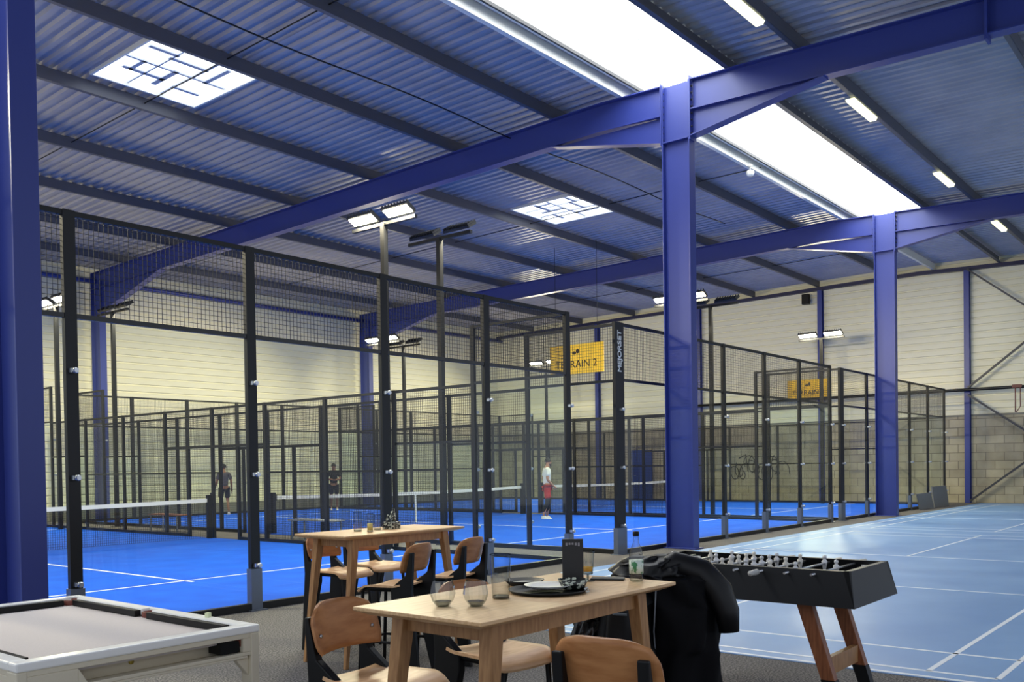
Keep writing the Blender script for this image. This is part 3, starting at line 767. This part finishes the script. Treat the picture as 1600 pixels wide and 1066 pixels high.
for (a, b, c, d) in ((-W + rw + .07, W - rw - .07, -D + rw, -D + rw + .035), (-W + rw + .07, W - rw - .07, D - rw - .035, D - rw)):
    cu.box(a, b, c, d, .76, .792)
for sx in (-1, 1):
    for (c, d) in ((-D + rw + .07, -.06), (.06, D - rw - .07)):
        a, b = sorted((sx * (W - rw - .035), sx * (W - rw))); cu.box(a, b, c, d, .76, .792)
cu.build('cushion', BLK, r)
LEA = mat('pocket_leather', rgb(112, 50, 34), .6)
for sx in (-1, 1):
    for y, cr in ((-D + .075, .055), (0, .042), (D - .075, .055)):
        x = sx * (W - .075) if y else sx * (W - .055)
        p = MB(); p.lathe([(cr * .9, .70), (cr, .785), (cr * .86, .787), (cr * .8, .70)], 18, (x, y, 0)); p.lathe([(0, .7585), (cr * .8, .7585)], 18, (x, y, 0))
        p.build('pocket', LEA, r)
cab = MB(); b0, b1 = .655, .762
# side walls framed around a long recess on the near and left faces
for (zz0, zz1) in ((.738, b1), (b0, .672)): cab.box(-W + .01, W - .01, -D + .01, -D + .06, zz0, zz1); cab.box(-W + .01, -W + .06, -D + .06, D - .06, zz0, zz1)
cab.box(-W + .01, -W + .25, -D + .01, -D + .06, .672, .738); cab.box(W - .09, W - .01, -D + .01, -D + .06, .672, .738)
cab.prism([(-W + .25, .672), (-W + .29, .672), (-W + .25, .738)], 1, -D + .01, -D + .06)
cab.box(-W + .01, -W + .06, -D + .06, -D + .20, .672, .738); cab.box(-W + .01, -W + .06, D - .2, D - .06, .672, .738)
cab.box(-W + .15, W - .07, -D + .14, -D + .15, b0, b1); cab.box(-W + .14, -W + .15, -D + .1, D - .1, b0, b1)
cab.box(-W + .012, W - .062, -D + .012, -D + .15, b0 - .012, b0 - .0005); cab.box(-W + .012, -W + .15, -D + .15, D - .05, b0 - .012, b0 - .0005)
cab.box(W - .06, W - .01, -D + .06, D - .06, b0, b1); cab.box(-W + .01, W - .01, D - .06, D - .01, b0, b1)
cab.box(-W + .06, W - .06, -D + .15, D - .06, .66, .72)
cab.build('cabinet', PWH, r, bevel=.003)
MB().box(W - .20, W - .095, -D + .03, -D + .13, .676, .73).build('ball_return', BLK, r)
MB().lathe([(.0, -.012), (.012, -.008), (.012, .0), (0, .0)], 12, (-.02, -D + .14, .70), 'y').build('lock', mat('brass', rgb(200, 180, 90), .3, .8), r)
for sx in (-1, 1):
    for sy in (-1, 1):
        l = MB(); x = sx * (W - .025); y = sy * (D - .05)
        l.box(x - .022, x + .022, y - .045, y + .045, 0, .762); l.prism([(x - sx * .02, .66), (x - sx * .11, .66), (x - sx * .02, .55)], 1, y - .02, y + .02)
        l.build('leg', PWH, r, bevel=.006)
cb_ = MB(); cb_.lathe([(.0285 * math.sin(k * PI / 8), -.0285 * math.cos(k * PI / 8)) for k in range(9)], 16, (2.56, 4.13, Z + .0285)); 
MB().box(-.012, .012, -.012, .012, 0, .024).build('cue_chalk', mat('cream_chalk', rgb(226, 232, 190), .8), None, (2.64, 4.18, Z), .3, .002, label='cream cube of cue chalk on the right rail of the pool table', cat='chalk')

# ------------------------------------------------------------------ football table
r = empty('football_table', (5.76, 2.64, 0), 0, 'black table football game with white players standing on the blue hall floor edge', 'football table')
FB = mat('black_laminate', rgb(7, 8, 12), .45, 0, .3)
W, D = .355, .74
def wallq(xa, ya, xb, yb, t=.035, z0=.69, z1=.90, o=.045):
    """one leaning side board (wider at the foot)"""
    m = MB(); d = Vector((xb - xa, yb - ya, 0)).normalized(); n = Vector((d.y, -d.x, 0))
    A = Vector((xa, ya, 0)); B = Vector((xb, yb, 0))
    def q(P, k, z): v = P + n * k; return (v.x, v.y, z)
    vs = [q(A, o, z0), q(B, o, z0), q(B, o - t, z0), q(A, o - t, z0), q(A, 0, z1), q(B, 0, z1), q(B, -t, z1), q(A, -t, z1)]
    e = [(0, 1), (3, 2)]
    vs[0] = tuple(Vector(vs[0]) - d * o); vs[1] = tuple(Vector(vs[1]) + d * o)
    return m.add(vs, [(0, 3, 2, 1), (4, 5, 6, 7), (0, 1, 5, 4), (2, 3, 7, 6), (0, 4, 7, 3), (1, 2, 6, 5)])
for (a, b, c, d) in ((-W, -D, -W, D), (-W, D, W, D), (W, D, W, -D), (W, -D, -W, -D)):
    wallq(c, d, a, b).build('side_board', FB, r)
MB().box(-W - .03, W + .03, -D - .03, D + .03, .69, .71).build('bottom_board', FB, r)
MB().box(-W + .03, W - .03, -D + .03, D - .03, .80, .806).build('playfield', mat('dark_playfield', rgb(32, 30, 34), .4), r)
for sy in (-1, 1):
    for sx in (-1, 1):
        MB().prism([(sx * (W - .032), sy * (D - .032)), (sx * (W - .24), sy * (D - .032)), (sx * (W - .032), sy * (D - .16))][::sx * sy], 2, .807, .872).build('corner_ramp', WHITE, r)
RY = [.62, .455, .29, .125, -.04, -.205, -.37, -.535]
CNT = [1, 2, 3, 5, 5, 3, 2, 1]
HND = [1, 0, 1, 0, 1, 1, 0, 0]
PLM = [mat('silver_player', rgb(220, 220, 222), .3, .3), mat('cream_player', rgb(238, 232, 220), .4)]
GRIP = mat('grey_grip', rgb(190, 190, 188), .45)
for y, n, hd in zip(RY, CNT, [0, 1, 0, 1, 0, 1, 0, 0]):
    hd = 1 if y in (.455, .125, -.205) else 0
    rod = MB().tube([(-W - (.10 if hd else .06), y, .875), (W + (.06 if hd else .14), y, .875)], .008, 8).build('rod', STEEL, r)
    sx = -1 if hd else 1
    h = MB(); xx = sx * (W + .07)
    h.lathe([(.010, 0), (.018, .01), (.019, .05), (.015, .09), (.017, .105), (.0, .112)] if sx > 0 else [(0, -.112), (.017, -.105), (.015, -.09), (.019, -.05), (.018, -.01), (.010, 0)], 12, (xx, y, .875), 'x')
    h.build('handle', GRIP, rod)
    for k in range(n):
        x = 0 if n == 1 else -.24 + .48 * k / (n - 1)
        p = MB(); p.lathe([(.001, -.060), (.013, -.060), (.010, -.035), (.016, -.005), (.020, .015), (.008, .028), (.013, .036), (.013, .050), (.001, .056)], 10, (x, y, .875))
        p.build('player', PLM[hd], rod)
WAL = mat('walnut_leg', rgb(150, 92, 58), .45, 0, .4, noise=(6, rgb(112, 64, 38), 4, .35, .7, (10, 10, 1)))
for sy in (-1, 1):
    for sx in (-1, 1):
        m_ = MB(); x = sx * .27; y0 = sy * .44; y1 = sy * .66
        def sec(z): t = 1 - z / .69; return y0 + (y1 - y0) * t
        m_.prism([(sec(.69) - .048, .69), (sec(.69) + .048, .69), (sec(.23) + .042, .23), (sec(.23) - .042, .23)], 0, x - .03, x + .03)
        lg = m_.build('leg', WAL, r, bevel=.004)
        m2 = MB(); m2.prism([(sec(.23) - .044, .232), (sec(.23) + .044, .232), (sec(0) + .036, 0), (sec(0) - .036, 0)], 0, x - .032, x + .032); m2.build('leg_foot', BLK, lg)
    m_ = MB(); y = sy * (.44 + .22 * (1 - .30 / .69)); m_.box(-.24, .24, y - .02, y + .02, .25, .36); m_.build('crossbar', OAKD, r, bevel=.003)

# ------------------------------------------------------------------ coats and bags heaped on the chair
JK = mat('black_nylon', rgb(6, 6, 9), .45, 0, .35, bump=(22, .5))
JK2 = mat('dark_wool', rgb(5, 5, 9), .8, 0, .2, bump=(60, .3))
def blob(name, secs, m, label=None, cat=None, parent=None, fold=.02, nf=7, seg=40, seed=1, up=10):
    """stack of irregular rings (cx, cy, rx, ry, z) skinned into one soft folded shape"""
    random.seed(seed); ph = [random.uniform(0, 6) for _ in range(6)]
    mb = MB(); n = len(secs)
    def S_(t):
        f = t * (n - 1); i = min(int(f), n - 2); k = f - i; k = k * k * (3 - 2 * k)
        return [a + (b - a) * k for a, b in zip(secs[i], secs[i + 1])]
    NV = up * (n - 1)
    for j in range(NV + 1):
        cx, cy, rx, ry, z = S_(j / NV)
        for i in range(seg):
            a = 2 * PI * i / seg
            d = 1 + fold / max(rx, .03) * (math.sin(nf * a + ph[0] + 2.2 * math.sin(j * .23 + ph[1])) + .6 * math.sin((nf + 4) * a + ph[2] - j * .25) + .5 * math.sin(3 * a + ph[3] + j * .4))
            mb.v.append((cx + rx * d * math.cos(a), cy + ry * d * math.sin(a), z + .3 * fold * math.sin(4 * a + ph[4])))
    for j in range(NV):
        for i in range(seg):
            i2 = (i + 1) % seg; mb.f.append([j * seg + i, j * seg + i2, (j + 1) * seg + i2, (j + 1) * seg + i]); mb.sm.append(True)
    mb.f.append(list(range(seg))[::-1]); mb.sm.append(True); mb.f.append([NV * seg + i for i in range(seg)]); mb.sm.append(True)
    o = mb.build(name, m, parent)
    if label: tag(o, label, cat)
    return o
r = empty('long_coat', (4.20, 2.34, 0), 0, 'long black coat hanging to the floor over the back of the buried chair', 'coat')
blob('coat_body', [(.03, -.02, .17, .17, .10), (.03, -.01, .17, .185, .35), (.03, .0, .16, .185, .60), (.03, .02, .15, .20, .82), (.0, .05, .12, .19, .96), (-.02, .08, .07, .13, 1.02)], JK2, None, None, r, .014, 6, seed=5)
m_ = MB(); m_.tube([(-.10, .08, .985), (-.02, .02, 1.03), (.04, -.10, .99), (.05, -.19, .90), (.05, -.235, .80), (.05, -.245, .70)], [.05, .07, .075, .072, .062, .05], 16); m_.build('sleeve', JK, r)
m_ = MB(); m_.tube([(-.16, .18, .95), (-.05, .12, 1.02), (.02, .02, 1.00), (.03, -.07, .93)], [.03, .05, .055, .04], 14); m_.build('hood', JK, r)
m_ = MB(); m_.tube([(-.155, .05, .93), (-.15, .07, .70), (-.165, .04, .40), (-.15, .045, .12)], .004, 6); m_.build('zip_piping', mat('grey_piping', rgb(120, 124, 130), .5), r)
r = empty('backpack', (4.00, 2.54, 0), 0, 'black backpack with grey bands hanging left of the long coat', 'backpack')
blob('bag_body', [(0, 0, .10, .11, .22), (0, 0, .13, .145, .34), (0, 0, .13, .145, .62), (0, 0, .12, .13, .84), (.0, 0, .07, .09, .92)], JK, None, None, r, .010, 5, seed=9)
GB = mat('grey_band', rgb(96, 104, 110), .6)
for (y0, y1, z0) in ((-.10, .02, .56), (-.09, -.02, .80)):
    MB().grid(lambda u, v: (-.148 + .05 * ((y0 + (y1 - y0) * u) / .15) ** 2 - .008, y0 + (y1 - y0) * u, z0 + .014 * v), 8, 1, .004).build('reflective_band', GB, r)
MB().tube([(-.03, -.04, .90), (-.05, -.04, .97), (-.05, .05, .97), (-.03, .06, .90)], .012, 8).build('carry_handle', JK, r)
blob('plastic_bag', [(3.98, 2.74, .05, .06, .56), (3.98, 2.74, .08, .10, .61), (3.99, 2.72, .08, .10, .74), (4.01, 2.68, .06, .08, .86), (4.03, 2.64, .025, .04, .95)], mat('shiny_black_plastic', rgb(16, 17, 20), .16, 0, .6, bump=(30, .9)), 'crumpled shiny black plastic bag hanging left of the backpack', 'bag', None, .022, 5, seed=12)
blob('black_hoodie', [(4.12, 2.50, .10, .16, .95), (4.14, 2.50, .13, .19, .98), (4.16, 2.48, .12, .18, 1.03), (4.18, 2.46, .06, .10, 1.07)], JK, 'rumpled black hooded jacket piled on top of the heap of coats', 'jacket', None, .018, 7, seed=21)

for (a, b, h, l) in ((30.35, 31.85, .50, 'low grey panel leaning against the last glass wall, left of a taller one'), (32.0, 33.7, .68, 'grey panel leaning at the far corner of the last glass wall')):
    MB().prism([(8.44, .0), (8.48, .0), (8.565, h), (8.525, h)], 0, a, b).build('barrier_panel', mat('grey_barrier', rgb(120, 122, 124), .6), label=l, cat='panel')
# ------------------------------------------------------------------ benches between the courts
BM = mat('bench_grey', rgb(150, 156, 166), .45, .3)
BW = mat('bench_wood', rgb(150, 96, 70), .6)
def bench(x, y, m1, label):
    r = empty('bench', (x, y, 0), 0, label, 'bench', None)
    for k in range(3): MB().box(-.19 + k * .13, -.08 + k * .13, -.75, .75, .43, .455).build('seat_slat', m1, r)
    for yy in (-.62, .62):
        MB().tube([(-.17, yy, 0), (-.17, yy, .42), (.17, yy, .42), (.17, yy, 0)], .02, 6).build('leg_frame', BM, r)
bench(12.78, 16.0, BM, 'grey slatted bench in the gap between the nearest and middle courts')
bench(12.78, 21.9, BW, 'brown slatted bench farther down the gap between the courts')

# ------------------------------------------------------------------ people
def skin_obj(name, verts, edges, radii, m, parent, root=0, sub=2):
    me = bpy.data.meshes.new(name); me.from_pydata([tuple(v) for v in verts], edges, [])
    me.materials.append(m)
    o = bpy.data.objects.new(name, me); COL.objects.link(o)
    if parent: o.parent = parent
    md = o.modifiers.new('skin', 'SKIN'); md.use_smooth_shade = True
    if not me.skin_vertices:
        me.attributes.new('x', 'FLOAT', 'POINT') if False else None
    import bmesh
    bm = bmesh.new(); bm.from_mesh(me); ly = bm.verts.layers.skin.verify(); bm.verts.ensure_lookup_table()
    for i, v in enumerate(bm.verts):
        rr = radii[i]; rr = rr if isinstance(rr, tuple) else (rr, rr)
        v[ly].radius = rr; v[ly].use_root = (i == root)
    bm.to_mesh(me); bm.free()
    s = o.modifiers.new('sub', 'SUBSURF'); s.levels = sub; s.render_levels = sub
    return o
def person(loc, rz, P, cols, label, hair=True, beard=False, leggings=None):
    """P: joint positions (x right, y forward, z up)"""
    r = empty('person', loc, rz, label, 'person')
    SK_, SH, TR, SHOE, HAIR = cols
    J = dict(P); V = []; E = []; Rr = []; idx = {}
    def add(n, p, rad, par=None):
        idx[n] = len(V); V.append(p); Rr.append(rad)
        if par is not None: E.append((idx[par], idx[n]))
    add('pel', J['pel'], (.13, .10)); add('wa', J['wa'], (.115, .085), 'pel'); add('ch', J['ch'], (.14, .10), 'wa'); add('nb', J['nb'], (.09, .07), 'ch'); add('nk', J['nk'], .052, 'nb'); 
    hp = Vector(J['hd']); add('jw', hp + Vector((0, .01, -.075)), (.062, .07), 'nk'); add('hd', hp, (.074, .088), 'jw'); add('tp', hp + Vector((0, -.01, .07)), (.06, .07), 'hd')
    for s in 'LR':
        add('s' + s, J['s' + s], .055, 'nb'); add('e' + s, J['e' + s], .042, 's' + s); add('w' + s, J['w' + s], .027, 'e' + s)
        a = Vector(J['e' + s]); b = Vector(J['w' + s]); d = (b - a).normalized()
        add('p' + s, b + d * .05, (.036, .016), 'w' + s)
        sgn = -1 if s == 'L' else 1
        for k, (off, ln_) in enumerate(((-.024, .062), (-.008, .072), (.009, .066), (.025, .052))):
            q = b + d * .09 + Vector((0, off, 0))
            add('f%d%s' % (k, s), q, .009, 'p' + s); add('g%d%s' % (k, s), q + d * ln_ * .5 + Vector((-sgn * .01, .0, 0)), .008, 'f%d%s' % (k, s)); add('h%d%s' % (k, s), q + d * ln_ + Vector((-sgn * .025, .0, 0)), .006, 'g%d%s' % (k, s))
        add('t' + s, b + d * .045 + Vector((-sgn * .01, .035, 0)), .010, 'w' + s); add('u' + s, b + d * .085 + Vector((-sgn * .015, .05, 0)), .008, 't' + s)
        add('h' + s, J['h' + s], .088, 'pel'); add('k' + s, J['k' + s], .056, 'h' + s); kk = Vector(J['k' + s]); aa = Vector(J['a' + s])
        add('c' + s, kk.lerp(aa, .3) + Vector((0, -.012, 0)), .054, 'k' + s); add('a' + s, J['a' + s], .034, 'c' + s); add('o' + s, aa + Vector((0, .10, -.045)), (.036, .022), 'a' + s)
    skin_obj('body', V, E, Rr, SK_, r)
    # face: nose, eyes, ears, mouth
    fc = MB(); fc.lathe([(.012, .0), (.008, .02), (.001, .035)], 8, (hp.x, hp.y + .088, hp.z - .03)); fc.build('nose', SK_, r)
    e = MB()
    for s in (-1, 1): e.lathe([(.001, .0), (.010, .003), (.001, .006)], 8, (hp.x + s * .03, hp.y + .082, hp.z + .005), 'y')
    e.build('eyes', BLK, r)
    MB().tube([(hp.x - .022, hp.y + .082, hp.z - .062), (hp.x + .022, hp.y + .082, hp.z - .062)], .005, 6).build('mouth', mat('lips', rgb(140, 80, 72), .5), r)
    for s in (-1, 1): MB().lathe([(.001, -.006), (.022, -.004), (.022, .004), (.001, .006)], 10, (hp.x + s * .076, hp.y - .005, hp.z - .01), 'x').build('ear', SK_, r)
    hb = MB(); hb.lathe([(.0905 * math.sin(t * PI / 16), .100 * math.cos(t * PI / 16)) for t in range(0, 10)][::-1], 18, (hp.x, hp.y - .018, hp.z + .022)); hb.build('hair', HAIR, r)
    if beard:
        MB().lathe([(.001, -.055), (.045, -.045), (.06, -.015), (.062, .01)], 14, (hp.x, hp.y + .03, hp.z - .068)).build('beard', HAIR, r)
    # shirt
    V2 = [J['pel'], J['wa'], J['ch'], J['nb'], J['sL'], Vector(J['sL']).lerp(Vector(J['eL']), .75), J['sR'], Vector(J['sR']).lerp(Vector(J['eR']), .75)]
    skin_obj('shirt', V2, [(0, 1), (1, 2), (2, 3), (3, 4), (4, 5), (3, 6), (6, 7)], [(.155, .12), (.142, .112), (.165, .125), (.10, .08), .075, .066, .075, .066], SH, r)
    V3 = [Vector(J['pel']) + Vector((0, 0, .03)), J['hL'], Vector(J['hL']).lerp(Vector(J['kL']), .85), J['hR'], Vector(J['hR']).lerp(Vector(J['kR']), .85)]
    skin_obj('shorts', V3, [(0, 1), (1, 2), (0, 3), (3, 4)], [(.15, .125), .108, .095, .108, .095], TR, r)
    if leggings:
        for s in 'LR':
            k_, a_ = Vector(J['k' + s]), Vector(J['a' + s])
            skin_obj('legging', [Vector(J['h' + s]).lerp(k_, .5), k_, k_.lerp(a_, .3) + Vector((0, -.012, 0)), a_ + Vector((0, 0, .10))], [(0, 1), (1, 2), (2, 3)], [.078, .064, .062, .042], leggings, r)
    for s in 'LR':
        a = Vector(J['a' + s])
        sh = MB(); sh.grid(lambda u, v: (a.x + .048 * math.cos(u * 2 * PI) * (1 - .35 * v), a.y + .045 + .14 * math.sin(u * 2 * PI) * (.82 - .36 * v) - .04 * v, a.z - .085 + .09 * v), 18, 5)
        sh.add([(a.x + .048 * math.cos(k * PI / 9), a.y + .045 + .115 * math.sin(k * PI / 9), a.z - .085) for k in range(18)], [tuple(range(18))])
        sh.build('shoe', SHOE, r)
    return r
STAND = dict(pel=(0, 0, .98), wa=(0, 0, 1.10), ch=(0, .01, 1.30), nb=(0, 0, 1.43), nk=(0, .0, 1.50), hd=(0, .03, 1.65),
             sL=(-.17, 0, 1.43), eL=(-.24, -.02, 1.15), wL=(-.25, .06, .90), sR=(.17, 0, 1.43), eR=(.24, -.02, 1.15), wR=(.25, .06, .90),
             hL=(-.09, 0, .92), kL=(-.10, .02, .50), aL=(-.11, -.01, .085), hR=(.09, 0, .92), kR=(.10, .02, .50), aR=(.11, -.01, .085))
SKN = mat('skin_tone', rgb(176, 126, 98), .55); SKD = mat('skin_tone_deep', rgb(120, 84, 66), .55)
HR = mat('black_hair', rgb(16, 14, 14), .7)
P3 = dict(STAND, hd=(0, .05, 1.65), eL=(-.22, -.05, 1.15), wL=(-.18, .12, .95), eR=(.22, -.04, 1.15), wR=(.17, .15, .96), kL=(-.10, .10, .50), aL=(-.11, .02, .085), kR=(.10, -.02, .50), aR=(.11, -.14, .10))
person((21.2, 16.1, .012), PI + .9, P3, (SKN, mat('white_shirt', rgb(222, 222, 216), .8), mat('red_shorts', rgb(190, 44, 40), .8), WHITE, HR), 'man in a white T-shirt and red shorts standing on the middle court', beard=True, leggings=mat('black_leggings', rgb(16, 18, 22), .8))
P1 = dict(STAND, kL=(-.11, .12, .52), aL=(-.12, .10, .085), kR=(.11, .02, .52), aR=(.12, -.22, .14), hd=(.0, .05, 1.65), wL=(-.30, .10, .92))
r1 = person((18.9, 28.1, .012), -.5, P1, (SKD, mat('charcoal_shirt', rgb(70, 68, 76), .85), mat('dark_shorts', rgb(30, 30, 38), .85), WHITE, HR), 'man in a charcoal T-shirt and dark shorts at the far end of the middle court')
r1.location = (18.07, 27.48, .012)
P2 = dict(STAND, eL=(-.24, .04, 1.17), wL=(-.06, .20, 1.12), eR=(.24, .04, 1.17), wR=(.06, .21, 1.14), hd=(0, .05, 1.64))
person((22.6, 27.2, .012), PI - .7, P2, (SKD, mat('black_top', rgb(18, 18, 22), .85), mat('black_trousers', rgb(20, 20, 26), .85), WHITE, HR), 'player in black, hands together, behind the net beyond the farther table')
# padel rackets
def racket(loc, rot, m, label):
    r = empty('padel_racket', loc, 0, label, 'racket'); r.rotation_euler = rot
    pts = [(.13 * math.sin(t * PI / 12) * (1 - .18 * math.cos(t * PI / 12)), .26 - .13 * math.cos(t * PI / 12)) for t in range(24)]
    MB().prism(pts, 1, -.018, .018).build('head', m, r, bevel=.006)
    MB().box(-.016, .016, -.014, .014, -.02, .15).build('grip', BLK, r)
racket((17.60, 27.56, .80), (PI, 0, .3), mat('yellow_racket', rgb(206, 214, 90), .5), 'yellow-green padel racket carried low by the man in the charcoal T-shirt')
